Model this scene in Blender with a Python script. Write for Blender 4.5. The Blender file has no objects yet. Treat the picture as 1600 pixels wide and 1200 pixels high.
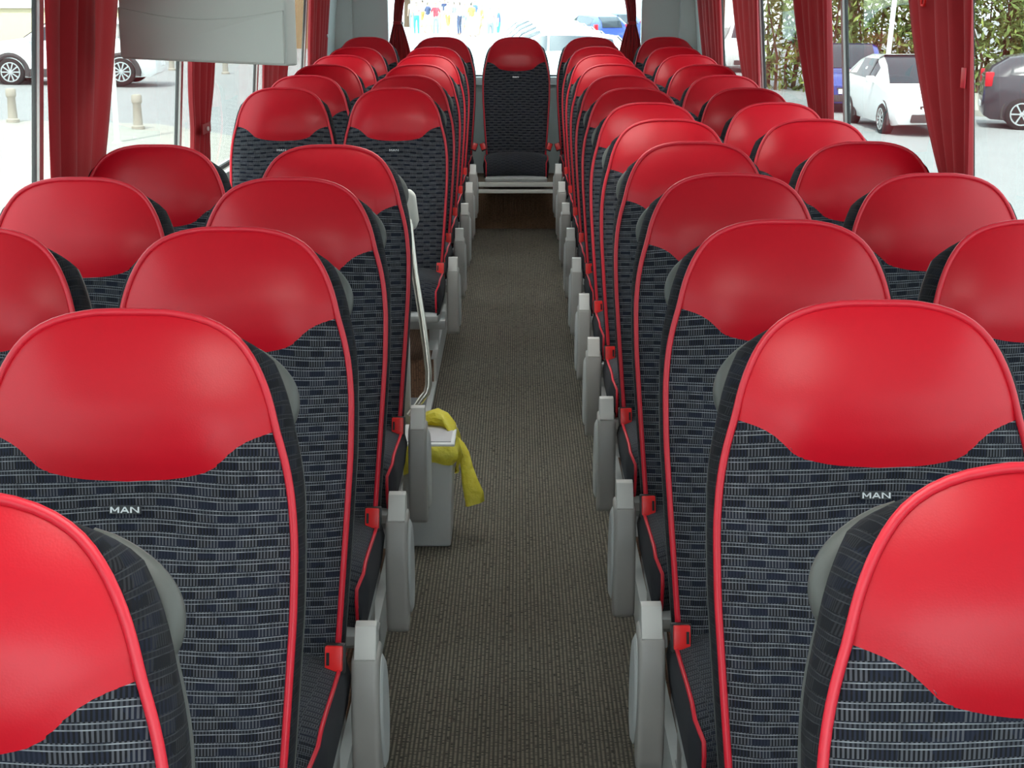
import bpy, bmesh, math, random
from mathutils import Vector, Matrix
random.seed(7)
R = math.radians
SC = bpy.context.scene
COL = SC.collection

# ------------------------------------------------------------------ camera
FPX, PITCH, HC = 2350.0, R(14.78), 1.735
CP, SP = math.cos(PITCH), math.sin(PITCH)
YAW = 0.0037
cd = bpy.data.cameras.new('camera'); cam = bpy.data.objects.new('camera', cd); COL.objects.link(cam)
cd.sensor_width = 36.0; cd.lens = FPX / 1600 * 36; cd.clip_start = 0.05; cd.clip_end = 600
cam.location = (0, 0, HC); cam.rotation_euler = (R(90) - PITCH, 0, YAW)
SC.camera = cam
# ------------------------------------------------------------------ light
W = bpy.data.worlds.new('sky'); SC.world = W; W.use_nodes = True
bg = W.node_tree.nodes['Background']; bg.inputs[0].default_value = (0.86, 0.94, 1.0, 1); bg.inputs[1].default_value = 1.0
sd = bpy.data.lights.new('sun', 'SUN'); sd.energy = 2.2; sd.angle = R(3); sd.color = (1, .96, .88)
so = bpy.data.objects.new('sun', sd); COL.objects.link(so); so.location = (0, -10, 30)
so.rotation_euler = Vector((0.16, 0.62, -1.0)).to_track_quat('-Z', 'Y').to_euler()
SC.view_settings.view_transform = 'Standard'; SC.view_settings.look = 'None'
SC.view_settings.gamma = 1; SC.view_settings.use_curve_mapping = False
SC.view_settings.exposure = 2.68


def Yof(zc, z):            # world Y of a point at height z whose camera depth is zc
    return (zc - (HC - z) * SP) / CP


def wx(px, zc):            # lateral position of a photo column at camera depth zc
    return (px - 808.7) / FPX * zc


def wz(py, zc):            # height of a photo row at camera depth zc
    return HC - (py + 20) * CP * zc / FPX


# ------------------------------------------------------------------ materials
def srgb(r, g, b):
    f = lambda c: (c / 255 / 12.92) if c <= 10 else ((c / 255 + .055) / 1.055) ** 2.4
    return (f(r), f(g), f(b), 1)


MATS = {}


def mat(name, col, rough=.5, metal=0., **kw):
    m = bpy.data.materials.new(name); m.use_nodes = True
    b = m.node_tree.nodes['Principled BSDF']
    b.inputs['Base Color'].default_value = col if len(col) == 4 else (*col, 1)
    b.inputs['Roughness'].default_value = rough; b.inputs['Metallic'].default_value = metal
    for k, v in kw.items():
        b.inputs[k.replace('_', ' ')].default_value = v
    MATS[name] = m
    return m


class NT:
    """tiny helper for building node trees"""
    def __init__(s, m):
        s.t = m.node_tree; s.b = s.t.nodes['Principled BSDF']

    def n(s, typ, **kw):
        x = s.t.nodes.new(typ)
        for k, v in kw.items(): setattr(x, k, v)
        return x

    def put(s, sock, v):
        if hasattr(v, 'is_output') or isinstance(v, bpy.types.NodeSocket): s.t.links.new(v, sock)
        else: sock.default_value = v

    def m(s, op, a, b=None, c=None):
        x = s.n('ShaderNodeMath', operation=op)
        s.put(x.inputs[0], a)
        if b is not None: s.put(x.inputs[1], b)
        if c is not None: s.put(x.inputs[2], c)
        return x.outputs[0]

    def noise(s, vec, scale, detail=2, rough=.5):
        x = s.n('ShaderNodeTexNoise'); x.inputs['Scale'].default_value = scale
        x.inputs['Detail'].default_value = detail; x.inputs['Roughness'].default_value = rough
        if vec is not None: s.put(x.inputs['Vector'], vec)
        return x.outputs[0]

    def mix(s, f, a, b):
        x = s.n('ShaderNodeMix', data_type='RGBA'); s.put(x.inputs[0], f)
        s.put(x.inputs[6], a); s.put(x.inputs[7], b)
        return x.outputs[2]

    def bump(s, h, strength=.3, dist=.002):
        x = s.n('ShaderNodeBump'); x.inputs['Strength'].default_value = strength; x.inputs['Distance'].default_value = dist
        s.put(x.inputs['Height'], h); s.t.links.new(x.outputs[0], s.b.inputs['Normal'])

    def color(s, c): s.put(s.b.inputs['Base Color'], c)

    def coord(s, kind='Object'): return s.n('ShaderNodeTexCoord').outputs[kind]

    def xyz(s, v):
        x = s.n('ShaderNodeSeparateXYZ'); s.put(x.inputs[0], v); return x.outputs


def leather():
    m = mat('red leather', srgb(206, 10, 28), .36); t = NT(m)
    uv = t.coord('UV'); info = t.n('ShaderNodeObjectInfo').outputs['Random']
    c = t.mix(info, (.47, .002, .012, 1), (.64, .004, .018, 1))
    c = t.mix(t.m('MULTIPLY', t.noise(uv, 9, 3), .16), c, (.40, .008, .016, 1))
    t.color(c)
    v = t.n('ShaderNodeTexVoronoi'); v.inputs['Scale'].default_value = 420; t.put(v.inputs['Vector'], uv)
    t.bump(v.outputs['Distance'], .10, .0005)
    t.b.inputs['Specular IOR Level'].default_value = .38
    return m


def fabric(name, period=.0185, tick=.0046, k=1.0, line=1.0, sheen=.06):
    m = mat(name, (.02, .02, .03), .95); t = NT(m)
    uv = t.coord('UV'); X, S, _ = t.xyz(uv)
    wob = t.m('MULTIPLY', t.m('SUBTRACT', t.noise(uv, 5.5, 0), .5), .020)
    sp = t.m('DIVIDE', t.m('ADD', S, wob), period)
    row, fr = t.m('FLOOR', sp), t.m('FRACT', sp)
    band = lambda c, w: t.m('LESS_THAN', t.m('ABSOLUTE', t.m('SUBTRACT', fr, c)), w)
    lines = t.m('MAXIMUM', band(.10, .030), band(.40, .030))
    thin = band(.25, .13)
    tk = t.m('GREATER_THAN', t.m('FRACT', t.m('ADD', t.m('DIVIDE', X, tick), t.m('MULTIPLY', row, .37))), .50)
    # dark blocks staggered row by row
    ph = t.m('ADD', t.m('DIVIDE', X, .058), t.m('MULTIPLY', row, .5))
    ph = t.m('ADD', ph, t.m('MULTIPLY', t.noise(uv, 3, 1), .6))
    blk = t.m('GREATER_THAN', t.m('SINE', t.m('MULTIPLY', ph, 6.283)), .15)
    navy = t.m('GREATER_THAN', t.noise(uv, 16, 1), .52)
    dark = t.mix(navy, (.005, .005, .007, 1), (.007, .009, .019, 1))
    lite = t.mix(t.noise(uv, 5, 1), (.094 * k, .094 * k, .106 * k, 1), (.052 * k, .054 * k, .068 * k, 1))
    lite = t.mix(blk, lite, (.014 * k, .017 * k, .031 * k, 1))
    c = t.mix(tk, dark, lite)
    c = t.mix(thin, c, t.mix(tk, (.008, .008, .012, 1), (.05 * k, .053 * k, .065 * k, 1)))
    lf = t.m('MULTIPLY', t.m('MULTIPLY_ADD', t.noise(uv, 60, 2), 1.6, -.25), line)
    brk = t.mix(lf, (.05 * k, .055 * k, .065 * k, 1), (.32, .335, .36, 1))
    c = t.mix(lines, c, brk)
    t.color(c)
    t.b.inputs['Sheen Weight'].default_value = sheen; t.b.inputs['Specular IOR Level'].default_value = .3; t.b.inputs['Sheen Roughness'].default_value = .5
    t.bump(t.m('ADD', t.m('MULTIPLY', tk, .5), t.m('MULTIPLY', lines, .6)), .35, .001)
    return m


def carpet(name, a, b, c3):
    m = mat(name, a, .97); t = NT(m)
    o = t.coord('Object'); X, Y, Z = t.xyz(o)
    rib = t.m('SINE', t.m('MULTIPLY', X, 6.283 / .0105))
    col = t.m('FLOOR', t.m('DIVIDE', X, .0105))
    cv = t.n('ShaderNodeCombineXYZ'); t.put(cv.inputs[0], t.m('MULTIPLY', col, .73)); t.put(cv.inputs[1], t.m('MULTIPLY', Y, 95)); t.put(cv.inputs[2], t.m('MULTIPLY', Z, 95))
    dash = t.noise(cv.outputs[0], 1.6, 2)
    f = t.m('MULTIPLY', t.m('MULTIPLY_ADD', rib, .5, .5), t.m('GREATER_THAN', dash, .44))
    cc = t.mix(f, b, a)
    cc = t.mix(t.m('MULTIPLY', t.noise(o, 3.2, 4, .6), .55), cc, c3)
    fl = t.m('GREATER_THAN', t.noise(o, 170, 1), .73)
    cc = t.mix(fl, cc, (.22, .20, .17, 1))
    t.color(cc); t.bump(rib, .5, .003)
    return m


def plastic(name, col, rough=.45, var=.2, scale=14):
    m = mat(name, col, rough); t = NT(m); o = t.coord('Object')
    d = tuple(x * (1 - var) for x in col[:3]) + (1,)
    t.color(t.mix(t.noise(o, scale, 3), col, d)); t.bump(t.noise(o, 400, 1), .08, .0005)
    return m


def cloth():
    m = mat('curtain cloth', (.36, .010, .018, 1), .85); t = NT(m); o = t.coord('Object')
    t.color(t.mix(t.noise(o, 7, 3), (.48, .014, .024, 1), (.34, .009, .016, 1)))
    t.b.inputs['Sheen Weight'].default_value = .2
    w = t.n('ShaderNodeTexWave'); w.inputs['Scale'].default_value = 160; t.put(w.inputs['Vector'], o); t.bump(w.outputs['Fac'], .15, .0006)
    tr = t.n('ShaderNodeBsdfTranslucent'); tr.inputs[0].default_value = (.50, .02, .03, 1)
    mx = t.n('ShaderNodeMixShader'); mx.inputs[0].default_value = .26
    out = t.t.nodes['Material Output']
    t.t.links.new(t.b.outputs[0], mx.inputs[1]); t.t.links.new(tr.outputs[0], mx.inputs[2]); t.t.links.new(mx.outputs[0], out.inputs[0])
    return m


def glass(name, tint, refl=1.0):
    m = bpy.data.materials.new(name); m.use_nodes = True; nt = m.node_tree
    nt.nodes.remove(nt.nodes['Principled BSDF'])
    tr = nt.nodes.new('ShaderNodeBsdfTransparent'); tr.inputs[0].default_value = (*tint, 1)
    gl = nt.nodes.new('ShaderNodeBsdfGlossy'); gl.inputs['Roughness'].default_value = .01
    lw = nt.nodes.new('ShaderNodeLayerWeight'); lw.inputs[0].default_value = .5
    pw = nt.nodes.new('ShaderNodeMath'); pw.operation = 'POWER'; pw.inputs[1].default_value = 5
    fr = nt.nodes.new('ShaderNodeMath'); fr.operation = 'MULTIPLY_ADD'; fr.inputs[1].default_value = .96; fr.inputs[2].default_value = .04
    nt.links.new(lw.outputs['Facing'], pw.inputs[0]); nt.links.new(pw.outputs[0], fr.inputs[0])
    mu = nt.nodes.new('ShaderNodeMath'); mu.operation = 'MULTIPLY'; mu.inputs[1].default_value = refl
    mx = nt.nodes.new('ShaderNodeMixShader')
    nt.links.new(fr.outputs[0], mu.inputs[0]); nt.links.new(mu.outputs[0], mx.inputs[0])
    nt.links.new(tr.outputs[0], mx.inputs[1]); nt.links.new(gl.outputs[0], mx.inputs[2])
    nt.links.new(mx.outputs[0], nt.nodes['Material Output'].inputs[0])
    MATS[name] = m
    return m


def noisy(name, a, b, scale=6, rough=.9, detail=4):
    m = mat(name, a, rough); t = NT(m); o = t.coord('Object')
    t.color(t.mix(t.noise(o, scale, detail), a, b)); return m


leather()
fabric('seat fabric'); fabric('cushion fabric', .011, .0042, .85, .45)
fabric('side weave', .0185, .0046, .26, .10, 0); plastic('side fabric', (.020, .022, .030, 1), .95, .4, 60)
mat('red piping', (.62, .012, .030, 1), .38)
plastic('shell grey', (.10, .105, .10, 1), .5, .15)
plastic('handle grey', (.095, .097, .090, 1), .5, .15)
plastic('arm grey', (.37, .35, .33, 1), .38, .22, 9)
plastic('arm cap lit grey', (.54, .525, .50, 1), .38, .12, 9)  # light on the upward-facing cap is put into this paler grey
plastic('cover grey', (.52, .525, .52, 1), .5, .18, 9)
mat('frame metal', (.35, .35, .34, 1), .4, .6)
mat('buckle red', (.80, .020, .020, 1), .35); mat('black plastic', (.008, .008, .009, 1), .5)
mat('chrome badge', (.72, .74, .76, 1), .3, .35); mat('badge plate', (.035, .038, .042, 1), .45, .2)
carpet('aisle carpet', (.24, .21, .16, 1), (.043, .038, .030, 1), (.080, .071, .056, 1))
carpet('riser carpet', (.27, .145, .085, 1), (.12, .065, .040, 1), (.15, .080, .048, 1))
plastic('wall grey', (.62, .64, .62, 1), .6, .10, 3)
plastic('panel grey', (.56, .56, .52, 1), .55, .06, 3)
plastic('trim grey', (.52, .53, .52, 1), .5, .1)
plastic('ceiling white', (.78, .78, .76, 1), .7, .04, 2)
plastic('rail plastic', (.66, .65, .60, 1), .45, .05); mat('brushed steel', (.72, .68, .60, 1), .28, .9)
plastic('bin grey', (.52, .52, .51, 1), .5, .1, 5); plastic('sill white', (.90, .91, .92, 1), .4, .03); plastic('bin white', (.72, .72, .72, 1), .5, .05)
plastic('label grey', (.50, .48, .50, 1), .6, .05)
mat('rubber', (.05, .05, .052, 1), .7)
cloth()
bagm = mat('yellow bag film', (.95, .84, .10, 1), .3); t = NT(bagm); t.bump(t.noise(t.coord('Object'), 38, 4), 1.0, .012)
tr = t.n('ShaderNodeBsdfTranslucent'); tr.inputs[0].default_value = (.95, .84, .12, 1); mx = t.n('ShaderNodeMixShader'); mx.inputs[0].default_value = .35
t.t.links.new(t.b.outputs[0], mx.inputs[1]); t.t.links.new(tr.outputs[0], mx.inputs[2]); t.t.links.new(mx.outputs[0], t.t.nodes['Material Output'].inputs[0])
mk = mat('milky acrylic', (.9, .9, .88, 1), .5); t = NT(mk)
tr = t.n('ShaderNodeBsdfTranslucent'); tr.inputs[0].default_value = (.75, .75, .73, 1); t.t.links.new(tr.outputs[0], t.t.nodes['Material Output'].inputs[0])
glass('side glass', (.585, .62, .61), .45); glass('clear glass', (.92, .96, .96), .6); glass('rear glass', (.76, .86, .87), .6)
noisy('asphalt', (.30, .30, .30, 1), (.24, .245, .25, 1), .8)
noisy('paving', (.42, .40, .35, 1), (.34, .33, .30, 1), 1.4)
noisy('pale plaster', (.72, .66, .44, 1), (.64, .58, .40, 1), .5); noisy('white plaster', (.85, .85, .82, 1), (.78, .78, .76, 1), .5)
noisy('ochre stone', (.34, .25, .13, 1), (.24, .17, .09, 1), 2.5); noisy('stone', (.42, .38, .32, 1), (.34, .31, .27, 1), 9)
noisy('leaf', (.10, .16, .035, 1), (.16, .20, .06, 1), 3); noisy('leaf light', (.22, .30, .06, 1), (.30, .32, .10, 1), 3)
noisy('bark', (.11, .065, .035, 1), (.07, .04, .025, 1), 12)
for nm, c in (('car white', (.82, .84, .84, 1)), ('car blue', (.04, .07, .30, 1)), ('car dark', (.05, .045, .055, 1)), ('car silver', (.50, .56, .58, 1)),
              ('car navy', (.03, .05, .16, 1)), ('car red', (.45, .02, .03, 1))):
    mat(nm, c, .25, .1, Coat_Weight=.5)
mat('car glass', (.03, .035, .045, 1), .08); mat('tyre', (.018, .017, .018, 1), .85); mat('alloy', (.62, .62, .63, 1), .3, .7)
mat('cladding', (.055, .05, .052, 1), .8); mat('head lamp', (.85, .86, .84, 1), .1); mat('tail lamp', (.55, .01, .02, 1), .2)
mat('plate white', (.85, .85, .85, 1), .4); mat('plate blue', (.03, .06, .5, 1), .4)
mat('skin', (.55, .32, .22, 1), .6); mat('hair', (.05, .035, .025, 1), .7)
for nm, c in (('cloth white', (.80, .80, .78, 1)), ('cloth red', (.55, .03, .05, 1)), ('cloth blue', (.06, .12, .42, 1)), ('cloth navy', (.04, .05, .12, 1)),
              ('cloth teal', (.05, .42, .55, 1)), ('cloth orange', (.72, .32, .06, 1)), ('cloth pink', (.65, .32, .34, 1)), ('cloth grey', (.25, .27, .30, 1)), ('cloth khaki', (.50, .40, .22, 1))):
    mat(nm, c, .9)


# ------------------------------------------------------------------ object helpers
def tag(o, label=None, cat=None, group=None, kind=None):
    for k, v in (('label', label), ('category', cat), ('group', group), ('kind', kind)):
        if v: o[k] = v
    return o


def empty(name, loc=(0, 0, 0), rz=0, **kw):
    o = bpy.data.objects.new(name, None); COL.objects.link(o); o.location = loc; o.rotation_euler = (0, 0, rz)
    o.empty_display_size = .05
    return tag(o, **kw)


def mesh(name, verts, faces, mats, smooth=True, uvs=None, mi=None):
    me = bpy.data.meshes.new(name); me.from_pydata(verts, [], faces); me.update()
    for x in (mats if isinstance(mats, (list, tuple)) else [mats]): me.materials.append(MATS[x])
    if smooth: me.polygons.foreach_set('use_smooth', [True] * len(me.polygons))
    if mi: me.polygons.foreach_set('material_index', mi)
    if uvs:
        l = me.uv_layers.new(name='uv')
        for i, lp in enumerate(me.loops): l.data[i].uv = uvs[lp.vertex_index]
    return me


def link(name, me, parent=None, loc=(0, 0, 0), rz=0):
    o = bpy.data.objects.new(name, me); COL.objects.link(o); o.parent = parent; o.location = loc; o.rotation_euler = (0, 0, rz)
    return o


def autosmooth(me, ang=40):
    me.polygons.foreach_set('use_smooth', [True] * len(me.polygons))
    try: me.set_sharp_from_angle(angle=R(ang))
    except Exception: pass
    return me


class MB:
    """collects shapes into one mesh"""
    def __init__(s): s.v, s.f, s.mi = [], [], []

    def add(s, v, f, mi=0):
        o = len(s.v); s.v += [tuple(p) for p in v]; s.f += [tuple(i + o for i in q) for q in f]; s.mi += [mi] * len(f); return s

    def box(s, x0, x1, y0, y1, z0, z1, mi=0, taper=0):
        a = taper
        v = [(x0 + a, y0 + a, z0), (x1 - a, y0 + a, z0), (x1 - a, y1 - a, z0), (x0 + a, y1 - a, z0), (x0, y0, z1), (x1, y0, z1), (x1, y1, z1), (x0, y1, z1)]
        return s.add(v, [(0, 3, 2, 1), (4, 5, 6, 7), (0, 1, 5, 4), (1, 2, 6, 5), (2, 3, 7, 6), (3, 0, 4, 7)], mi)

    def tube(s, pts, r, n=10, mi=0, caps=True):
        pts = [Vector(p) for p in pts]; rings = []
        up = Vector((0, 0, 1))
        for i, p in enumerate(pts):
            d = (pts[min(i + 1, len(pts) - 1)] - pts[max(i - 1, 0)]).normalized()
            if i == 0:
                a = d.cross(up) if abs(d.z) < .9 else d.cross(Vector((1, 0, 0)))
            else:
                a = a - d * a.dot(d)
            a.normalize(); b = d.cross(a)
            rr = r[i] if isinstance(r, (list, tuple)) else r
            rings.append([p + a * rr * math.cos(6.28319 * k / n) + b * rr * math.sin(6.28319 * k / n) for k in range(n)])
        v = [q for g in rings for q in g]
        f = [(i * n + k, i * n + (k + 1) % n, (i + 1) * n + (k + 1) % n, (i + 1) * n + k) for i in range(len(pts) - 1) for k in range(n)]
        if caps: f += [tuple(range(n))[::-1], tuple(range((len(pts) - 1) * n, len(pts) * n))]
        return s.add(v, f, mi)

    def prism(s, prof, x0, x1, mi=0, axis='x'):
        n = len(prof)
        P = (lambda a, q: (a, q[0], q[1])) if axis == 'x' else ((lambda a, q: (q[0], a, q[1])) if axis == 'y' else (lambda a, q: (q[0], q[1], a)))
        v = [P(x0, q) for q in prof] + [P(x1, q) for q in prof]
        f = [(k, (k + 1) % n, n + (k + 1) % n, n + k) for k in range(n)] + [tuple(range(n))[::-1], tuple(range(n, 2 * n))]
        return s.add(v, f, mi)

    def lathe(s, prof, c=(0, 0, 0), n=16, mi=0, axis='z'):
        v = []
        for r_, h in prof:
            for k in range(n):
                a = 6.28319 * k / n; p = (r_ * math.cos(a), r_ * math.sin(a), h)
                if axis == 'x': p = (p[2], p[0], p[1])
                if axis == 'y': p = (p[0], p[2], p[1])
                v.append((p[0] + c[0], p[1] + c[1], p[2] + c[2]))
        m_ = len(prof)
        f = [(i * n + k, i * n + (k + 1) % n, (i + 1) * n + (k + 1) % n, (i + 1) * n + k) for i in range(m_ - 1) for k in range(n)]
        f += [tuple(range(n))[::-1], tuple(range((m_ - 1) * n, m_ * n))]
        return s.add(v, f, mi)

    def mesh(s, name, mats, bevel=0, seg=2, ang=40, fix=True):
        me = mesh(name, s.v, s.f, mats, False, None, s.mi)
        bm = bmesh.new(); bm.from_mesh(me)
        if fix: bmesh.ops.recalc_face_normals(bm, faces=bm.faces)
        if bevel:
            es = [e for e in bm.edges if len(e.link_faces) == 2 and e.calc_face_angle(0) > R(35)]
            bmesh.ops.bevel(bm, geom=es, offset=bevel, segments=seg, affect='EDGES', profile=.6, clamp_overlap=True)
        bm.to_mesh(me); bm.free()
        return autosmooth(me, ang)

    def obj(s, name, mats, parent=None, bevel=0, seg=2, loc=(0, 0, 0), rz=0, ang=40):
        return link(name, s.mesh(name, mats, bevel, seg, ang), parent, loc, rz)


LEAN, ZS = .08, .90


def leaned(mb, sg):              # side walls and windows tip inwards above the sill
    mb.v = [(x - sg * LEAN * max(0, z - ZS), y, z) for x, y, z in mb.v]
    return mb


def interp(tab, x):
    """monotone smooth interpolation through (x, y) pairs"""
    if x <= tab[0][0]: return tab[0][1]
    if x >= tab[-1][0]: return tab[-1][1]
    for i in range(len(tab) - 1):
        if x <= tab[i + 1][0]:
            x0, y0 = tab[i]; x1, y1 = tab[i + 1]; h = x1 - x0
            sl = (y1 - y0) / h
            def slope(k):
                if k <= 0 or k >= len(tab) - 1: return None
                a = (tab[k][1] - tab[k - 1][1]) / (tab[k][0] - tab[k - 1][0]); b = (tab[k + 1][1] - tab[k][1]) / (tab[k + 1][0] - tab[k][0])
                return 0 if a * b <= 0 else 2 * a * b / (a + b)
            m0, m1 = slope(i), slope(i + 1)
            m0 = sl if m0 is None else m0; m1 = sl if m1 is None else m1
            u = (x - x0) / h
            return (2 * u ** 3 - 3 * u * u + 1) * y0 + (u ** 3 - 2 * u * u + u) * h * m0 + (-2 * u ** 3 + 3 * u * u) * y1 + (u ** 3 - u * u) * h * m1


# ------------------------------------------------------------------ the coach shell
XL, XR = -1.39, 1.36          # inner faces of the side walls
YF, YB = -2.6, Yof(11.25, 1.3)   # windscreen, rear wall
ZS, ZT = .90, 1.93              # window sill and head
STEP = YB - .95                 # riser in front of the rear bench
AL, AR = -.375, .345            # aisle edges
FLAT = Yof(6.2, .5)


def rise(y):                    # the floor climbs gently over the rear axle
    return 0 if y < FLAT else .095 * ((y - FLAT) / (STEP + .5 - FLAT)) ** 1.25


# aisle floor
ys = [YF + (FLAT - YF) * i / 8 for i in range(9)] + [FLAT + (STEP - FLAT) * i / 20 for i in range(1, 21)]
mb = MB()
for i in range(len(ys) - 1):
    a, b = ys[i], ys[i + 1]
    mb.add([(AL, a, rise(a)), (AR, a, rise(a)), (AR, b, rise(b)), (AL, b, rise(b))], [(0, 1, 2, 3)])
    mb.add([(AL, a, rise(a) - .05), (AR, a, rise(a) - .05), (AR, b, rise(b) - .05), (AL, b, rise(b) - .05)], [(3, 2, 1, 0)])
fl = mb.obj('floor', 'aisle carpet'); tag(fl, kind='structure', label='ribbed grey-brown carpet running down the aisle')
ZST = rise(STEP)
RB = ZST + .28                  # rear bench platform
mb = MB(); mb.box(AL - .2, AR + .2, STEP, YB, ZST - .06, RB)
tag(mb.obj('floor_step', 'riser carpet', bevel=.012), kind='structure', label='brown carpeted step in front of the rear bench')

SW0, SW1 = Yof(4.95, 0) , Yof(6.75, 0)   # stairwell of the middle door
PH = .12


def platform(name, x0, x1, segs, label):
    mb = MB()
    for a, b in segs:
        n = max(1, int((b - a) / .6))
        for i in range(n):
            p, q = a + (b - a) * i / n, a + (b - a) * (i + 1) / n
            v = [(x0, p, -.05), (x1, p, -.05), (x1, q, -.05), (x0, q, -.05), (x0, p, rise(p) + PH), (x1, p, rise(p) + PH), (x1, q, rise(q) + PH), (x0, q, rise(q) + PH)]
            mb.add(v, [(4, 5, 6, 7), (0, 1, 5, 4), (1, 2, 6, 5), (2, 3, 7, 6), (3, 0, 4, 7)])
    return tag(mb.obj(name, 'riser carpet'), kind='structure', label=label)


platform('floor_platform_left', XL, AL, [(YF + 1.2, SW0), (SW1, YB)], 'raised dark carpeted seat platform on the bin side')
platform('floor_platform_right', AR, XR, [(YF + 1.2, YB)], 'raised dark carpeted seat platform opposite the bin')
mb = MB(); mb.box(XL, AL, SW0, SW1, -.62, -.56); mb.box(XL, AL, SW0 + .5, SW1, -.56, -.30); mb.box(AL, AL + .004, SW0, SW1, -.56, -.05)
tag(mb.obj('floor_stairwell', 'riser carpet'), kind='structure', label='dark brown stairwell of the middle door')
for nm, xa in (('trim_1', AL), ('trim_2', AR)):
    mb = MB(); prev = None
    for i in range(len(ys) - 1):
        a, b = ys[i], ys[i + 1]
        sx = .012 if nm == 'trim_1' else -.012
        z0, z1 = rise(a), rise(b)
        ht = PH + .004 if not (nm == 'trim_1' and SW0 - .2 < a < SW1) else .02
        v = [(xa - sx, a, z0 - .03), (xa + sx, a, z0 - .03), (xa + sx, b, z1 - .03), (xa - sx, b, z1 - .03), (xa - sx, a, z0 + ht), (xa + sx, a, z0 + ht), (xa + sx, b, z1 + ht), (xa - sx, b, z1 + ht)]
        mb.add(v, [(0, 3, 2, 1), (4, 5, 6, 7), (0, 1, 5, 4), (1, 2, 6, 5), (2, 3, 7, 6), (3, 0, 4, 7)])
    tag(mb.obj(nm, 'trim grey'), kind='structure', label='light grey trim along the aisle edge, ' + ('bin side' if nm == 'trim_1' else 'side opposite the bin'))

# side walls: lower panel, cant rail above, posts between the panes
PL = [Yof(z, 1.4) for z in (1.9, 4.27, 6.06, 7.85, 9.60)]
PR = [Yof(z, 1.4) for z in (2.4, 4.45, 6.12, 8.2, 9.8)]
YQ = Yof(10.35, 1.4)            # where the side glass ends and the grey rear panel begins
for nm, x, sg, posts, wn, lab in (('wall_left', XL, -1, PL, 'window_1', 'bin side'), ('wall_right', XR, 1, PR, 'window_2', 'side opposite the bin')):
    xo = x + sg * .07
    mb = MB(); mb.box(min(x, xo), max(x, xo), YF, YB, -.62, ZS); mb.box(min(x, xo), max(x, xo), YF, YB, ZT, 2.15)
    mb.box(min(x, xo), max(x, xo), YQ, YB + .07, ZS, ZT)
    xi = x - sg * .035
    mb.box(min(x, xi), max(x, xi), YF, YQ, ZS - .05, ZS)
    leaned(mb, sg); tag(mb.obj(nm, 'wall grey', bevel=.008), kind='structure', label='grey coach side wall, ' + lab)
    w = empty(wn, (0, 0, 0), kind='structure', label='tinted coach side windows, ' + lab)
    edges = [YF + .02] + posts + [YQ]
    for p in posts:
        m2 = MB(); xp = x + sg * .022; m2.box(min(x + sg * .002, xp), max(x + sg * .002, xp), p - .020, p + .020, ZS, ZT)
        o = leaned(m2, sg).obj('window_post', 'trim grey', w, .004)
    for a, b in zip(edges[:-1], edges[1:]):
        m2 = MB(); xg = x + sg * .018; m2.box(xg - .003, xg + .003, a + .012, b - .012, ZS, ZT)
        leaned(m2, sg).obj('pane', 'side glass', w)
        m2 = MB()
        for q in ((a + .020, a + .024), (b - .024, b - .020)): m2.box(xg - .006, xg + .006, q[0], q[1], ZS, ZT)
        m2.box(xg - .008, xg + .008, a, b, ZS, ZS + .018)
        leaned(m2, sg).obj('rubber_seal', 'rubber', w)

# rear wall with its window
RX0, RX1, RZ0 = wx(606, 11.2), wx(1002, 11.2), 1.085
mb = MB()
mb.box(XL, XR, YB, YB + .07, -.3, RZ0 - .06); mb.box(XL, RX0, YB, YB + .07, RZ0 - .06, 2.15); mb.box(RX1, XR, YB, YB + .07, RZ0 - .06, 2.15); mb.box(RX0, RX1, YB, YB + .07, 1.98, 2.15)
mb.box(XL, XL + .16, YB - .10, YB, .4, 2.1); mb.box(XR - .16, XR, YB - .10, YB, .4, 2.1)
tag(mb.obj('wall_rear', 'wall grey', bevel=.008), kind='structure', label='grey rear wall panels around the rear window')
w3 = empty('window_3', kind='structure', label='bright rear window of the coach')
mb = MB(); mb.box(RX0, RX1, YB + .03, YB + .036, RZ0, 1.98); mb.obj('pane', 'rear glass', w3)
mb = MB(); mb.box(RX0, RX1, YB - .05, YB + .03, RZ0 - .06, RZ0); mb.obj('window_sill', 'sill white', w3, .006)
mb = MB(); mb.box(RX0, RX1, YB + .01, YB + .04, RZ0, RZ0 + .012); mb.obj('rubber_seal', 'rubber', w3)
# ceiling with unseen roof hatches added for overhead light, windscreen at the front
HX0, HX1 = -.46, .46
added_hatches = [(.6, 1.6), (4.4, 5.6), (8.0, 9.4)]
mb = MB(); mb.box(XL - .07, HX0, YF, YB + .07, 2.12, 2.17); mb.box(HX1, XR + .07, YF, YB + .07, 2.12, 2.17)
yy = [YF] + [q for h in added_hatches for q in h] + [YB + .07]
for a, b in zip(yy[0::2], yy[1::2]): mb.box(HX0, HX1, a, b, 2.12, 2.17)
for sx in (-1, 1):
    x0, x1 = (XL, -.72) if sx < 0 else (.72, XR)
    mb.box(x0, x1, YF + .6, YB, 1.97, 2.12)
tag(mb.obj('ceiling', 'ceiling white'), kind='structure', label='white coach ceiling with luggage racks')
for i, (a, b) in enumerate(added_hatches):
    w = empty('window_%d' % (5 + i), kind='structure', label='unseen milky roof hatch added for soft overhead light')
    mb = MB(); mb.box(HX0, HX1, a, b, 2.14, 2.152); mb.obj('pane', 'milky acrylic', w)
mb = MB(); mb.box(XL - .07, XR + .07, YF - .07, YF, -.6, .35); mb.box(XL - .07, XR + .07, YF - .07, YF, 2.05, 2.17)
tag(mb.obj('wall_front', 'wall grey', bevel=.008), kind='structure', label='front wall below the windscreen')
w = empty('window_4', kind='structure', label='windscreen of the coach')
mb = MB(); mb.box(XL, XR, YF - .04, YF - .034, .35, 2.05); mb.obj('pane', 'clear glass', w)

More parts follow.
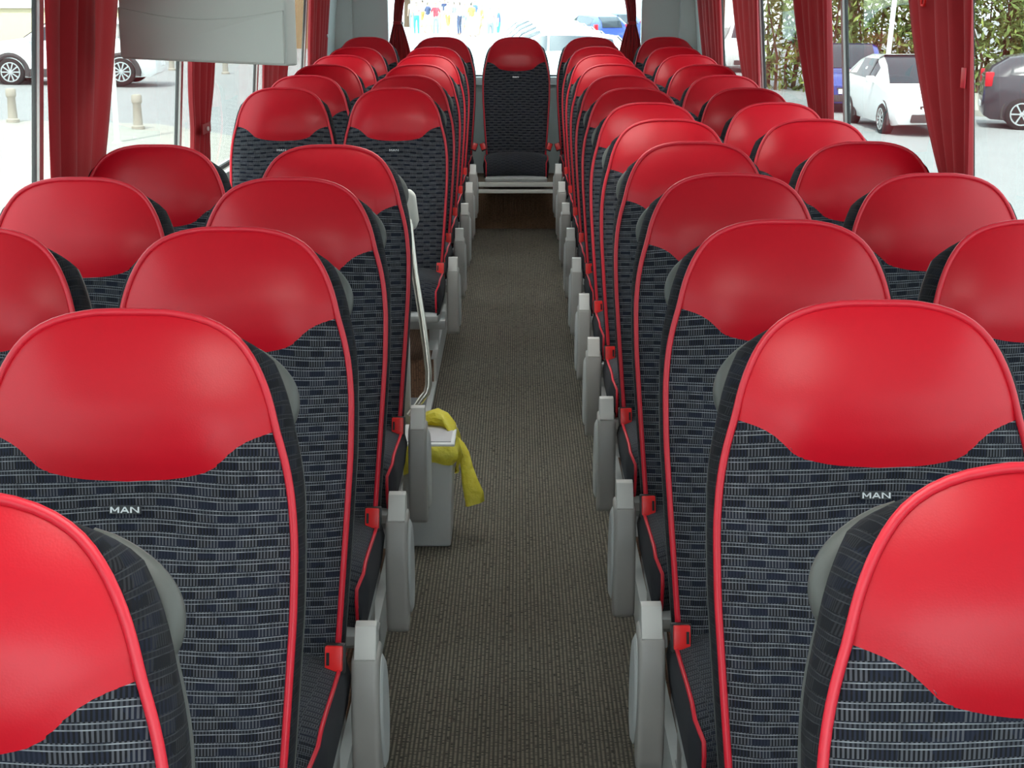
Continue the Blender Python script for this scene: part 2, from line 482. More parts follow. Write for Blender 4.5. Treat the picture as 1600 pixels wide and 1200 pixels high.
# ------------------------------------------------------------------ seats
REC = PITCH
DN = Vector((0, -math.sin(REC), -math.cos(REC))); NF = Vector((0, -math.cos(REC), math.sin(REC)))
HT = [(0, .05), (.004, .078), (.012, .108), (.028, .139), (.05, .162), (.085, .183), (.125, .198), (.17, .209), (.21, .220), (.25, .228), (.29, .2325), (.34, .235), (.42, .234), (.52, .229), (.62, .223), (.72, .216), (.80, .210), (.86, .205)]
BT = [(0, .242), (.06, .239), (.104, .231), (.120, .225), (.138, .209), (.153, .195), (.175, .182), (.215, .168)]
SB = .83
hw = lambda s: interp(HT, s)
CT = [(0, 0), (.03, .016), (.08, .033), (.14, .042), (.20, .036), (.25, .022), (.32, .012), (.45, .020), (.60, .034), (.72, .030), (.83, .0)]
EDG = [(0, 0), (.1, .004), (.25, .002), (.4, .004), (.65, .012), (.83, 0)]


def dfront(u, s):
    e, c = interp(EDG, s), interp(CT, s)
    a = abs(u)
    g = 1 - a ** 3.2
    bol = .008 * math.exp(-((a - .80) / .13) ** 2) * max(0, min(1, (s - .30) / .12))
    return e + (c - e) * g + bol


def P(x, s, d):
    return Vector((x, 0, 0)) + DN * s + NF * d


NU = 28
US = [math.sin(math.pi / 2 * (-1 + 2 * i / NU)) * .35 + (-1 + 2 * i / NU) * .65 for i in range(NU + 1)]


def seam(u):
    s = .2
    for _ in range(30): s = interp(BT, abs(u) * hw(s))
    return s


def build_back():
    out = {}
    # head panel
    v, uv, f = [], [], []; NV = 22
    for j in range(NV + 1):
        for u in US:
            s = seam(u) * (j / NV) ** 1.7; x = u * hw(s)
            v.append(P(x, s, dfront(u, s) + .003 * min(1, (NV - j) / 2))); uv.append((x, s))
    quad = lambda n, m_: [(j * (n + 1) + i, (j + 1) * (n + 1) + i, (j + 1) * (n + 1) + i + 1, j * (n + 1) + i + 1) for j in range(m_) for i in range(n)]
    out['headrest'] = mesh('headrest', v, quad(NU, NV), 'red leather', True, uv)
    v, uv = [], []; NV = 34
    for j in range(NV + 1):
        for u in US:
            s0 = seam(u) - .004; s = s0 + (SB - s0) * j / NV; x = u * hw(s)
            v.append(P(x, s, dfront(u, s))); uv.append((x, s))
    out['backrest'] = mesh('backrest', v, quad(NU, NV), 'seat fabric', True, uv)
    # outline from lower left over the top to lower right
    ss = [SB * (1 - i / 40) ** 1.6 for i in range(41)]
    ol = [(-hw(s), s) for s in ss] + [(-.025, -.0008), (.025, -.0008)] + [(hw(s), s) for s in reversed(ss)]
    def normal(i):
        a = ol[max(i - 1, 0)]; b = ol[min(i + 1, len(ol) - 1)]
        tx, ts = b[0] - a[0], b[1] - a[1]; l = math.hypot(tx, ts) or 1
        return (ts / l, -tx / l)
    def ring(o, d, s_off=0):
        r_ = []
        for i, (x, s) in enumerate(ol):
            nx, ns = normal(i); k_ = min(1, max(0, (s - .006) / .07)); k_ *= 1 - .62 * min(1, max(0, (s - .16) / .16)); o_ = o * k_ if o > 0 else o
            o_ += d * .35 * max(0, 1 - s / .07); r_.append(P(x + nx * o_, s + ns * o_, d + interp(EDG, s)))
        return r_
    def strip(name, prof, mt, cap=False):
        rings = [ring(o, d) for o, d in prof]; n = len(ol)
        v = [p for r_ in rings for p in r_]
        uv = []
        for k, (o, d) in enumerate(prof):
            for (x, s) in ol: uv.append((x - d, s))
        f = [(k * n + i, k * n + i + 1, (k + 1) * n + i + 1, (k + 1) * n + i) for k in range(len(prof) - 1) for i in range(n - 1)]
        if cap:
            b = (len(prof) - 1) * n
            f += [(b + i, b + i + 1, b + n - 2 - i, b + n - 1 - i) for i in range(n // 2 - 1)]
        return mesh(name, v, f, mt, True, uv)
    out['piping'] = None
    mb = MB(); mb.tube([P(x * 1.004, s - .001, interp(EDG, s) + .003) for x, s in ol], .0058, 8); out['piping'] = mb.mesh('piping', 'red piping', ang=80, fix=False)
    out['side_panel'] = strip('side_panel', [(0, .001), (.008, -.004), (.016, -.016), (.021, -.040), (.019, -.066), (.010, -.082)], 'side weave')
    out['back_shell'] = strip('back_shell', [(.006, -.070), (.014, -.078), (.015, -.092), (.008, -.108), (-.02, -.120), (-.07, -.130)], 'shell grey', True)
    return out


def build_handle(side):
    mb = MB(); pts = []
    for i in range(19):
        k = i / 18; s = .046 + k * .135
        o = -.020 + .036 * math.sin(math.pi * k) ** .6
        pts.append(P(side * (hw(s) + o), s, -.082 - .008 * math.sin(math.pi * k)))
    mb.tube(pts, [.009 + .008 * math.sin(math.pi * i / 18) for i in range(19)], 12)
    return mb.mesh('grab_handle', 'handle grey', ang=80, fix=False)


def letter_mesh():
    # raised capital letters spelling the maker's badge, strokes as slanted bars on the seat plane
    mb = MB(); h = .0085; w_ = .0105; t_ = .0021
    def stroke(x0, s0, x1, s1, t=t_):
        c = [(x0 - t / 2, s0), (x0 + t / 2, s0), (x1 + t / 2, s1), (x1 - t / 2, s1)]
        a = [P(x, s, .0062) for x, s in c]; b = [P(x, s, .0030) for x, s in c]
        mb.add(a + b, [(0, 1, 2, 3), (4, 7, 6, 5), (0, 4, 5, 1), (1, 5, 6, 2), (2, 6, 7, 3), (3, 7, 4, 0)])
    def bar(x0, x1, s0, t=.0017): stroke((x0 + x1) / 2, s0, (x0 + x1) / 2, s0 + t, x1 - x0)
    b0, t0 = h, 0
    x = -.0195
    stroke(x, b0, x, t0); stroke(x, t0, x + w_ / 2, b0 * .75); stroke(x + w_ / 2, b0 * .75, x + w_, t0); stroke(x + w_, b0, x + w_, t0)
    x = -.0053
    stroke(x, b0, x + w_ / 2, t0); stroke(x + w_ / 2, t0, x + w_, b0); bar(x + .002, x + w_ - .002, b0 * .58)
    x = .0090
    stroke(x, b0, x, t0); stroke(x, t0, x + w_, b0); stroke(x + w_, b0, x + w_, t0)
    me = mb.mesh('badge_lettering', 'chrome badge')
    mb = MB(); c = [(-.0225, -.0018), (.0225, -.0018), (.0225, h + .0018), (-.0225, h + .0018)]
    a = [P(x, s, .0042) for x, s in c]; b = [P(x, s, -.004) for x, s in c]
    mb.add(a + b, [(0, 1, 2, 3), (4, 7, 6, 5), (0, 4, 5, 1), (1, 5, 6, 2), (2, 6, 7, 3), (3, 7, 4, 0)])
    return mb.mesh('badge', 'badge plate'), me


# cushion in seat space: top of back is the origin of P(), so heights are negative
CZ = -.788                      # cushion height at the back
CW = .218


def build_cushion(width=CW):
    prof = []   # (y, z, inset) from the back over the front edge down
    yb = P(0, .76, 0).y + .03
    top = [(yb, CZ - .010), (yb - .08, CZ), (yb - .18, CZ + .006), (yb - .28, CZ + .014), (yb - .36, CZ + .018), (yb - .41, CZ + .010), (yb - .445, CZ - .014), (yb - .458, CZ - .05), (yb - .45, CZ - .10), (yb - .43, CZ - .125)]
    v, uv, f = [], [], []; n = 24; L = 0; last = None
    for (y, z) in top:
        if last: L += math.hypot(y - last[0], z - last[1])
        last = (y, z)
        for i in range(n + 1):
            u = -1 + 2 * i / n
            a = abs(u); dz = .016 * max(0, (a - .55) / .45) ** 2
            k = 1 if y > yb - .40 else 0
            x = u * (width - (.012 if y < yb - .42 else 0))
            crown = .012 * (1 - u * u)
            v.append((x, y, z + crown - dz * (1 if z > CZ - .03 else .2))); uv.append((x, L))
    m_ = len(top)
    f = [(j * (n + 1) + i, j * (n + 1) + i + 1, (j + 1) * (n + 1) + i + 1, (j + 1) * (n + 1) + i) for j in range(m_ - 1) for i in range(n)]
    me = mesh('cushion', v, [q[::-1] for q in f], 'cushion fabric', True, uv)
    # sides
    sides = []
    sm, pm = [], []
    for sg in (0, n):
        sv, sf, suv = [], [], []; o = 0
        for j, (y, z) in enumerate(top):
            p = v[j * (n + 1) + sg]; sv.append(p); suv.append((p[1], p[2]))
            ox = .010 if sg else -.010
            sv.append((p[0] + ox, p[1] + .004, max(p[2] - .045, CZ - .13))); suv.append((p[1], p[2] - .04))
            sv.append((p[0] + ox * .2, p[1] + .01, CZ - .135)); suv.append((p[1], CZ - .13))
        for j in range(m_ - 1):
            for k in range(2): sf.append((o + j * 3 + k, o + j * 3 + k + 1, o + (j + 1) * 3 + k + 1, o + (j + 1) * 3 + k))
        sm.append(mesh('cushion_side', sv, sf, 'side fabric', True, suv))
        mb = MB(); mb.tube([Vector(v[j * (n + 1) + sg]) + Vector((0, 0, .002)) for j in range(m_)], .0042, 7)
        pm.append(mb.mesh('cushion_piping', 'red piping', ang=80, fix=False))
    mb = MB(); mb.prism([(yb + .02, CZ - .10), (yb - .43, CZ - .12), (yb - .455, CZ - .135), (yb - .44, CZ - .165), (yb - .30, CZ - .19), (yb + .02, CZ - .19)], -width + .004, width - .004)
    pan = mb.mesh('seat_pan', 'cover grey', .008)
    return me, sm, pm, pan, yb


BACK = build_back()
CUSH, CSIDE, CPIPE, PAN, YCB = build_cushion()
HANDLE = {1: build_handle(1), -1: build_handle(-1)}
BADGE, LETTER = letter_mesh()


def build_arm(side):
    """armrest folded down beside the cushion; side = +1 when the aisle lies towards +x"""
    # side profile in (y, z), pivot housing at the top, the long arm hanging below
    y0, z0 = YA, ZA
    x0 = 0
    pr = [(y0 + .055, z0 - .012), (y0 + .035, z0), (y0 + .012, z0 - .002), (y0 - .022, z0 - .058), (y0 - .020, z0 - .062), (y0 + .06, z0 - .062)]
    mb = MB(); mb.prism(pr, -.021, .021); cap = mb.mesh('pivot_cap', 'arm cap lit grey', .009, 4)
    pr = [(y0 + .060, z0 - .050), (y0 - .020, z0 - .056), (y0 - .036, z0 - .10), (y0 - .046, z0 - .16), (y0 - .050, z0 - .24), (y0 - .046, z0 - .315), (y0 - .036, z0 - .340), (y0 - .016, z0 - .352), (y0 + .012, z0 - .350), (y0 + .028, z0 - .335), (y0 + .036, z0 - .30), (y0 + .045, z0 - .16)]
    mb = MB(); mb.prism(pr, -.027, .027); arm = mb.mesh('armrest', 'arm grey', .014, 5, 60)
    # lens-shaped cover plate of the hinge on the aisle side
    mb = MB(); v, f = [], []; n = 24
    ring = []
    for k in range(n):
        a = 6.28319 * k / n; ring.append((math.cos(a), math.sin(a)))
    for q, ox in ((1, 0), (1, .004), (.90, .009), (.84, .008), (.0, .006)):
        for c, s in ring: v.append((side * (.024 + ox), y0 + .055 + .070 * q * c - .02 * q * s, z0 - .205 + .130 * q * s))
    f = [(j * n + k, j * n + (k + 1) % n, (j + 1) * n + (k + 1) % n, (j + 1) * n + k) for j in range(4) for k in range(n)]
    mb.add(v, f); cover = mb.mesh('hinge_cover', 'cover grey', 0, 1, 50)
    return cap, arm, cover


ZA = -.742; YA = -.196
ARM = {1: build_arm(1), -1: build_arm(-1)}


def build_buckle():
    mb = MB(); mb.box(-.0165, .0165, -.006, .008, -.024, .024); red = mb.mesh('buckle', 'buckle red', .003)
    mb = MB(); mb.box(-.020, .020, .004, .022, -.030, .027); case = mb.mesh('buckle_case', 'black plastic', .003)
    slot = {}
    for s in (1, -1):
        mb = MB(); mb.box(-s * .0105 - .0028, -s * .0105 + .0028, -.0075, 0, -.012, .012); slot[s] = mb.mesh('buckle_slot', 'black plastic')
    return red, case, slot


BK, BKC, BKS = build_buckle()


def build_leg(side, h):
    mb = MB(); zb = CZ - .18
    pr = [(YA - .02, zb), (YA + .16, zb), (YA + .12, zb - .05), (YA + .10, -1.28 + PH + .02), (YA + .16, -1.28 + PH), (YA - .06, -1.28 + PH), (YA + .02, -1.28 + PH + .03), (YA + .03, zb - .06)]
    mb.prism(pr, -.022, .022); return mb.mesh('leg', 'cover grey', .006)


LEG = build_leg(1, 0)
mb = MB(); mb.prism([(YA - .30, CZ - .18), (YA - .24, CZ - .18), (YA - .24, CZ - .22), (YA - .30, CZ - .22)], -.24, .24); RAILM = mb.mesh('seat_rail', 'frame metal', .004)
HZ = 1.2805                     # height of a head's top on the flat floor
GAP = .030                      # armrest stands this far outside the cushion


def seat(x, zc, label, side, z_extra=0, arms=(), group='red and navy coach seats', bench=False):
    z = HZ
    y = Yof(zc, z)
    for _ in range(4):
        z = HZ + (rise(y - .2) if z_extra == 0 else z_extra); y = Yof(zc, z)
    e = empty('coach_seat', (x, y, z), label=label, cat='seat', group=group)
    hr = link('headrest', BACK['headrest'], e); hr['label'] = 'red leather headrest panel'
    br = link('backrest', BACK['backrest'], e)
    link('piping', BACK['piping'], br); bd = link('badge', BADGE, br, tuple(P(-.004, .277, dfront(0, .282))))
    link('badge_lettering', LETTER, br, tuple(P(-.004, .277, dfront(0, .282))))
    link('side_panel', BACK['side_panel'], e); link('back_shell', BACK['back_shell'], e)
    cu = link('cushion', CUSH, e); [link('cushion_side', q, cu) for q in CSIDE]; [link('cushion_piping', q, cu) for q in CPIPE]
    link('seat_pan', PAN, e)
    if not bench:
        link('seat_rail', RAILM, e); link('leg', LEG, e, (.17, 0, 0)); link('leg', LEG, e, (-.17, 0, 0))
    for s in arms:
        ax = s * (CW + .044)
        cap, arm, cov = ARM[s]
        a = link('armrest', arm, e, (ax, 0, 0)); link('pivot_cap', cap, a); link('hinge_cover', cov, a)
        link('grab_handle', HANDLE[s], e)
        b = link('buckle', BK, e, (s * (CW - .010), YA - .062, ZA - .036)); b.rotation_euler = (R(-14), 0, R(-4) * s)
        link('buckle_case', BKC, b); link('buckle_slot', BKS[s], b)
    if bench:
        for s in (1, -1):
            b = link('buckle', BK, e, (s * .235, YA - .03, ZA + .0)); b.rotation_euler = (R(-14), R(20) * s, 0)
            link('buckle_case', BKC, b)
    return e


ORD = ['front', 'second', 'third', 'fourth', 'fifth', 'sixth', 'seventh', 'eighth', 'ninth', 'tenth', 'eleventh', 'twelfth', 'thirteenth']
XA_L, XW_L, XA_R, XW_R = -.556, -1.066, .531, 1.040
left_front = [1.39, 2.165, 2.905, 3.66, 4.42]
rear_rows = [6.83, 7.57, 8.34, 9.11, 9.88]
right_rows = [1.47, 2.23, 3.0, 3.75, 4.52, 5.29, 6.05, 6.82, 7.58, 8.355, 9.135, 9.91]
for i, zc in enumerate(left_front):
    seat(XA_L, zc, 'aisle coach seat, %s row, block ahead of the waste bin' % ORD[i], 1, arms=(1,))
    if i >= 2: seat(XW_L, zc, 'window coach seat, %s row, block ahead of the waste bin' % ORD[i], 1)
for i, zc in enumerate(rear_rows):
    seat(XA_L, zc, 'aisle coach seat, %s row of the block behind the handrail' % ORD[i], 1, arms=(1,))
    seat(XW_L, zc, 'window coach seat, %s row of the block behind the handrail' % ORD[i], 1)
for i, zc in enumerate(right_rows):
    seat(XA_R, zc, 'aisle coach seat, %s row, side of the aisle without the bin' % ORD[i], -1, arms=(-1,))
    if i >= 2: seat(XW_R, zc, 'window coach seat, %s row, side of the aisle without the bin' % ORD[i], -1)
zb = .105
for x, lab in ((wx(806.5, 10.69), 'middle coach seat of the rear bench, facing straight down the aisle'),
               (wx(690, 10.69), 'rear bench seat just beside the middle one, monitor side'), (wx(574, 10.69), 'rear bench seat at the window corner, monitor side'),
               (wx(923, 10.69), 'rear bench seat just beside the middle one, side without the monitor'), (wx(1040, 10.69), 'rear bench seat at the window corner, side without the monitor')):
    seat(x, 10.69, lab, 0, z_extra=zb, bench=True, group='rear bench seats')
mb = MB(); yb = Yof(10.69, .6) - .62
mb.box(AL + .02, AR - .02, yb + .17, yb + .21, RB + .048, RB + .078); mb.box(AL + .02, AR - .02, yb + .17, yb + .21, RB + .004, RB + .030)
tag(mb.obj('bench_rail', 'rail plastic', bevel=.006), 'pale double rail below the middle rear seat', 'rail')

# ------------------------------------------------------------------ handrail, panel and waste bin by the middle door
zr = 4.85
pt = lambda px, py, zc: Vector((wx(px, zc), Yof(zc, wz(py, zc)), wz(py, zc)))
hr = empty('handrail', (wx(650, zr), Yof(zr, .5), 0), label='bent steel handrail with a cream plastic pad behind the bin-side seats', cat='handrail')
def rel(o, v): return tuple(Vector(v) - o.location)
pts = [pt(640, 340, zr), pt(641, 362, zr), pt(648, 425, zr), pt(660, 500, zr), pt(666, 545, zr), pt(670, 580, zr), pt(670, 602, zr), pt(667, 614, zr), pt(660, 622, zr), pt(652, 634, zr), pt(640, 650, zr)]
mb = MB(); mb.tube([rel(hr, p) for p in pts], .0115, 12); mb.obj('tube', 'brushed steel', hr, ang=80)
c = rel(hr, pt(637, 328, zr)); mb = MB()
mb.prism([(-.05, .066), (.010, .066), (.026, .050), (.036, -.035), (.026, -.060), (.0, -.070), (-.05, -.070)], -.018, .018, axis='y')
mb.obj('pad', 'rail plastic', hr, .010, 3, loc=c)
mp = empty('modesty_panel', (-.80, Yof(4.98, .5), 0), label='pale upright partition panel behind the bin-side front seats', cat='panel')
mb = MB(); mb.box(-.50, .425, -.012, .012, 0.0, .62); mb.obj('board', 'rail plastic', mp, .006)
mb = MB(); mb.box(.425, .445, -.02, .02, 0, .62); mb.obj('edge_profile', 'cover grey', mp, .006)

bx0, bx1 = wx(632, 4.82) , wx(705, 4.82)
by = Yof(4.82, 0); bw, bdp, bh = bx1 - bx0, .20, .335
bn = empty('waste_bin', ((bx0 + bx1) / 2, by + bdp / 2, 0), label='small grey waste bin standing in the aisle behind a seat', cat='bin')
mb = MB(); h2, d2 = bw / 2, bdp / 2
v = [(-h2, -d2, 0), (h2, -d2, 0), (h2, d2, 0), (-h2, d2, 0), (-h2 - .002, -d2 - .006, bh), (h2 + .008, -d2 - .006, bh), (h2 + .008, d2 + .004, bh), (-h2 - .002, d2 + .004, bh)]
mb.add(v, [(0, 3, 2, 1), (4, 5, 6, 7), (0, 1, 5, 4), (1, 2, 6, 5), (2, 3, 7, 6), (3, 0, 4, 7)]); mb.obj('body', 'bin grey', bn, .010, 3)
mb = MB(); mb.box(-h2 - .006, h2 + .016, -d2 - .012, d2 + .01, bh + .002, bh + .014); ld = mb.obj('lid', 'bin white', bn, .006, 3)
mb = MB(); mb.box(-h2 + .012, h2 + .004, -d2 + .006, d2 - .012, bh + .014, bh + .017); mb.obj('lid_inlay', 'label grey', ld, .0015)
# the yellow liner: a crumpled skirt hanging over the rim and a loose tail
bag = empty('bin_liner', (bn.location.x, bn.location.y, bh), label='crumpled yellow plastic bag lining the grey waste bin', cat='bag')
rnd = random.Random(3)
n, m_ = 56, 9; v, f = [], []
def rim(k):
    a = 6.28319 * k / n; c_, s_ = math.cos(a), math.sin(a); q = max(abs(c_) / (h2 + .013), abs(s_) / (d2 + .010)); return c_ / q, s_ / q
for j in range(m_):
    w_ = j / (m_ - 1)
    for k in range(n):
        x, y = rim(k); l = math.hypot(x, y); a = 6.28319 * k / n
        crump = .006 * math.sin(7 * a + 4 * w_) * w_ + .005 * math.sin(17 * a - 5 * w_) * w_ + rnd.uniform(-.002, .002)
        out = .004 + .014 * math.sin(math.pi * min(1, w_ * 1.1)) + crump
        drop = .075 + .022 * math.sin(2 * a + .6) + .010 * math.sin(5 * a) + (.03 if x > 0 and y > -.02 else 0)
        v.append((x * (1 + out / l), y * (1 + out / l), .006 - drop * w_))
f = [(j * n + k, j * n + (k + 1) % n, (j + 1) * n + (k + 1) % n, (j + 1) * n + k) for j in range(m_ - 1) for k in range(n)]
me = mesh('skirt', v, f, 'yellow bag film'); link('skirt', me, bag)
def sheet(name, path, widths, ax, thick=.012, seed=1):
    """a crumpled closed tail of film along a path"""
    rnd = random.Random(seed); mb = MB(); n = 14; v = []
    for i, (p, w_) in enumerate(zip(path, widths)):
        for k in range(n):
            a = 6.28319 * k / n; r1 = w_ * (1 + rnd.uniform(-.14, .14)); r2 = thick * (1 + rnd.uniform(-.5, .5))
            v.append(Vector(p) + Vector(ax) * r1 * math.cos(a) + Vector((.3, 1, 0)).normalized() * r2 * math.sin(a))
    f = [(i * n + k, i * n + (k + 1) % n, (i + 1) * n + (k + 1) % n, (i + 1) * n + k) for i in range(len(path) - 1) for k in range(n)]
    mb.add(v, f + [tuple(range(n))[::-1], tuple(range((len(path) - 1) * n, len(path) * n))]); return mb.mesh(name, 'yellow bag film', ang=80)
hx = h2 + .02
link('tail', sheet('tail', [(hx - .012, .04, -.01), (hx + .006, .03, -.03), (hx + .020, .02, -.06), (hx + .030, .0, -.10), (hx + .042, -.02, -.14), (hx + .054, -.03, -.18), (hx + .056, -.035, -.212)], [.012, .017, .018, .021, .029, .036, .031], (.9, 0, .25)), bag)
link('bunch', sheet('bunch', [(-.05, .115, .0), (-.02, .11, .03), (.02, .105, .042), (.05, .09, .032), (.075, .06, .012), (.085, .03, -.008)], [.008, .022, .026, .024, .02, .01], (.2, 0, 1), .03, 5), bag)

# ------------------------------------------------------------------ curtains
def curtain(x, y0, y1, yb0, yb1, z0, z1, folds, label, side, amp=.035, tie=None, seed=0):
    """pleated drape hanging inside a window; its span runs y0..y1 at the head and yb0..yb1 at the foot"""
    rnd = random.Random(seed); n, m_ = folds * 12, 30
    ph = [rnd.uniform(-.5, .5) for _ in range(folds + 2)]; am = [rnd.uniform(.6, 1.25) for _ in range(folds + 2)]
    v = []
    for j in range(m_ + 1):
        k = j / m_; z = z1 + (z0 - z1) * k
        e = min(1, (k / .8) ** 2.2)
        a, b = y0 + (yb0 - y0) * e, y1 + (yb1 - y1) * e
        if tie is not None:
            g = 1 - .16 * math.exp(-((z - tie) / .10) ** 2); c = (a + b) / 2; a, b = c + (a - c) * g, c + (b - c) * g
        for i in range(n + 1):
            t = i / n; q = t * folds; fi = int(min(q, folds - 1e-6))
            w_ = math.sin(2 * math.pi * q + ph[fi] * .8 + .5 * math.sin(3 * k + fi)) * am[fi] * (1 - .3 * e)
            yy = a + (b - a) * t + .012 * math.sin(5 * k + q * 2) * math.sin(math.pi * t)
            v.append((x - side * (.012 + amp + amp * w_ * .8 + LEAN * max(0, z - ZS)), yy, z))
    f = [(j * (n + 1) + i, j * (n + 1) + i + 1, (j + 1) * (n + 1) + i + 1, (j + 1) * (n + 1) + i) for j in range(m_) for i in range(n)]
    me = mesh('drape', v, f, 'curtain cloth')
    e = empty('curtain', (0, 0, 0), label=label, cat='curtain', group='red window curtains')
    o = link('drape', me, e); md = o.modifiers.new('cloth', 'SOLIDIFY'); md.thickness = .002
    return e


zz = lambda z: Yof(z, 1.45)
def button(e, p, r=.009):
    mb = MB(); mb.lathe([(r * .2, .004), (r, .003), (r, -.003), (r * .6, -.005)], p, 12, axis='x'); mb.obj('button', 'plate white', e)

curtain(XL, zz(4.12), zz(4.92), zz(4.20), zz(4.74), ZS - .02, 1.99, 4, 'wide red curtain beside the hanging monitor, nearest the viewer', -1, .032, seed=1)
c2 = curtain(XL, zz(5.92), zz(6.52), zz(6.02), zz(6.42), ZS - .02, 1.99, 5, 'narrow red curtain hanging below the monitor with a strap and button', -1, .03, tie=1.17, seed=2)
mb = MB(); ty0, ty1 = zz(6.08), zz(6.24)
mb.add([(XL + .098, ty0, 1.15), (XL + .098, ty1, 1.15), (XL + .098, ty1, 1.19), (XL + .098, ty0, 1.19), (XL + .102, ty0, 1.15), (XL + .102, ty1, 1.15), (XL + .102, ty1, 1.19), (XL + .102, ty0, 1.19)], [(0, 3, 2, 1), (4, 5, 6, 7), (0, 1, 5, 4), (1, 2, 6, 5), (2, 3, 7, 6), (3, 0, 4, 7)])
mb.obj('strap', 'curtain cloth', c2); button(c2, (XL + .107, zz(6.16), 1.168))
curtain(XL, zz(7.68), zz(8.70), zz(7.75), zz(8.5), ZS - .02, 1.99, 5, 'red curtain half hidden behind the edge of the monitor', -1, .03, seed=3)
c4 = curtain(XL, zz(9.35), zz(10.35), zz(9.5), zz(10.3), ZS - .02, 1.99, 6, 'red curtain next to the grey rear panel, monitor side', -1, .03, seed=4)
button(c4, (XL + .118, zz(10.05), 1.42), .011)
c1r = curtain(XR, zz(4.18), zz(4.95), zz(4.24), zz(4.46), ZS - .02, 1.99, 5, 'wide red curtain in front of the white hatchback, nearest the viewer', 1, .032, seed=5)
mb = MB(); yv = zz(4.22); zv = wz(122, 4.2); mb.box(XR - .116, XR - .112, yv - .02, yv + .02, zv - .028, zv + .028); mb.obj('velcro_tab', 'red piping', c1r, .002)
mb = MB(); yv = zz(4.63); zv = wz(4, 4.6); mb.tube([(XR - .128, yv - .02, zv + .06), (XR - .130, yv - .02, zv), (XR - .130, yv - .013, zv - .008), (XR - .130, yv + .013, zv - .008), (XR - .130, yv + .02, zv), (XR - .128, yv + .02, zv + .06)], .004, 8); mb.obj('pull_loop', 'buckle red', c1r)
curtain(XR, zz(6.10), zz(6.92), zz(6.16), zz(6.46), ZS - .02, 1.99, 5, 'red curtain beside the pale post, blue car showing next to it', 1, .030, seed=6)
curtain(XR, zz(7.93), zz(8.95), zz(8.0), zz(8.45), ZS - .02, 1.99, 5, 'red curtain next to the distant white car in the window', 1, .030, seed=7)
curtain(XR, zz(9.40), zz(10.55), zz(9.45), zz(10.3), ZS - .02, 1.99, 6, 'red curtain next to the grey rear panel, side without the monitor', 1, .030, seed=8)


def rear_curtain(xc, wtop, side, label):
    n, m_ = 60, 36; zt, z1, z0 = 1.478, 2.02, 1.10; v = []
    for j in range(m_ + 1):
        z = z1 + (z0 - z1) * j / m_
        if z > zt: k = (z - zt) / (z1 - zt); half = .032 + (wtop - .032) * k ** 1.3; cx = xc + side * .10 * k ** 1.6
        else: k = (zt - z) / (zt - z0); half = .032 + .062 * math.sin(min(1, k * 1.15) * math.pi / 2); cx = xc + side * .01 * k
        for i in range(n + 1):
            t = i / n; v.append((cx + half * (2 * t - 1), YB - .045 + .018 * math.sin(t * 31 + 1.2 * math.sin(j * .2)), z))
    f = [(j * (n + 1) + i, j * (n + 1) + i + 1, (j + 1) * (n + 1) + i + 1, (j + 1) * (n + 1) + i) for j in range(m_) for i in range(n)]
    e = empty('curtain', (0, 0, 0), label=label, cat='curtain', group='tied rear window curtains')
    o = link('drape', mesh('drape', v, f, 'curtain cloth'), e); md = o.modifiers.new('cloth', 'SOLIDIFY'); md.thickness = .002
    mb = MB(); mb.lathe([(.030, -.014), (.036, -.010), (.036, .010), (.030, .014)], (xc, YB - .045, zt), 16); mb.obj('tie_back', 'curtain cloth', e)
    mb = MB(); mb.lathe([(.003, -.004), (.009, -.003), (.009, .003), (.003, .004)], (xc + side * .034, YB - .075, zt), 10, axis='y'); mb.obj('button', 'plate white', e)


rear_curtain(wx(622, 11.2), .055, 1, 'tied red curtain at the edge of the rear window, monitor side')
rear_curtain(wx(986, 11.2), .075, -1, 'tied red curtain at the edge of the rear window, side without the monitor')

# ------------------------------------------------------------------ fold-down monitor seen from behind
za, zb_ = 4.60, 4.18
pa = Vector((wx(190, za), Yof(za, 1.5), wz(92, za))); pb = Vector((wx(448, zb_), Yof(zb_, 1.5), wz(101, zb_)))
mo = empty('monitor', tuple(pa), label='grey fold-down monitor housing hanging from the luggage rack', cat='monitor')
dx = (pb - pa); Lm = dx.length; mo.rotation_euler = (0, 0, math.atan2(dx.y, dx.x))
zlow = min(pa.z, pb.z); mo.location.z = zlow
mb = MB(); mb.box(0, Lm, 0, .045, 0, .46); mb.obj('housing', 'panel grey', mo, .008, 3)
# lower lid proud of the housing with a curved upper edge
mb = MB(); top = [(Lm * (1 - i / 24), .150 - .030 * math.sin(math.pi * (1 - i / 24)) + .004 * (i / 24)) for i in range(25)]
mb.prism([(0.004, .006), (Lm - .004, .006)] + [(min(Lm - .004, max(.004, a)), b) for a, b in top], -.006, .002, axis='y'); mb.obj('cover_flap', 'panel grey', mo, .0025, 2)
mb = MB(); mb.box(Lm * .35, Lm * .65, .01, .04, .44, 1.965 - zlow); mb.obj('bracket', 'shell grey', mo, .006)

# ------------------------------------------------------------------ outside: ground, street and buildings
gz = lambda x: -.886 - .026 * x
mb = MB(); mb.add([(-120, -60, gz(-120)), (120, -60, gz(120)), (120, 220, gz(120)), (-120, 220, gz(-120))], [(0, 1, 2, 3)])
g = mb.obj('ground', 'asphalt'); tag(g, kind='structure', label='pale asphalt of the parking area around the coach')
g.data.update()


def gpos(px, zc):          # ground point below photo column px at depth zc
    x = wx(px, zc); z = gz(x); return Vector((x, Yof(zc, z), z))


def slab(name, pts, h, m, label):
    mb = MB(); n = len(pts)
    v = [(x, y, gz(x) - .05) for x, y in pts] + [(x, y, gz(x) + h) for x, y in pts]
    mb.add(v, [tuple(range(n, 2 * n))] + [(k, (k + 1) % n, n + (k + 1) % n, n + k) for k in range(n)])
    return tag(mb.obj(name, m, bevel=.01), kind='structure', label=label)


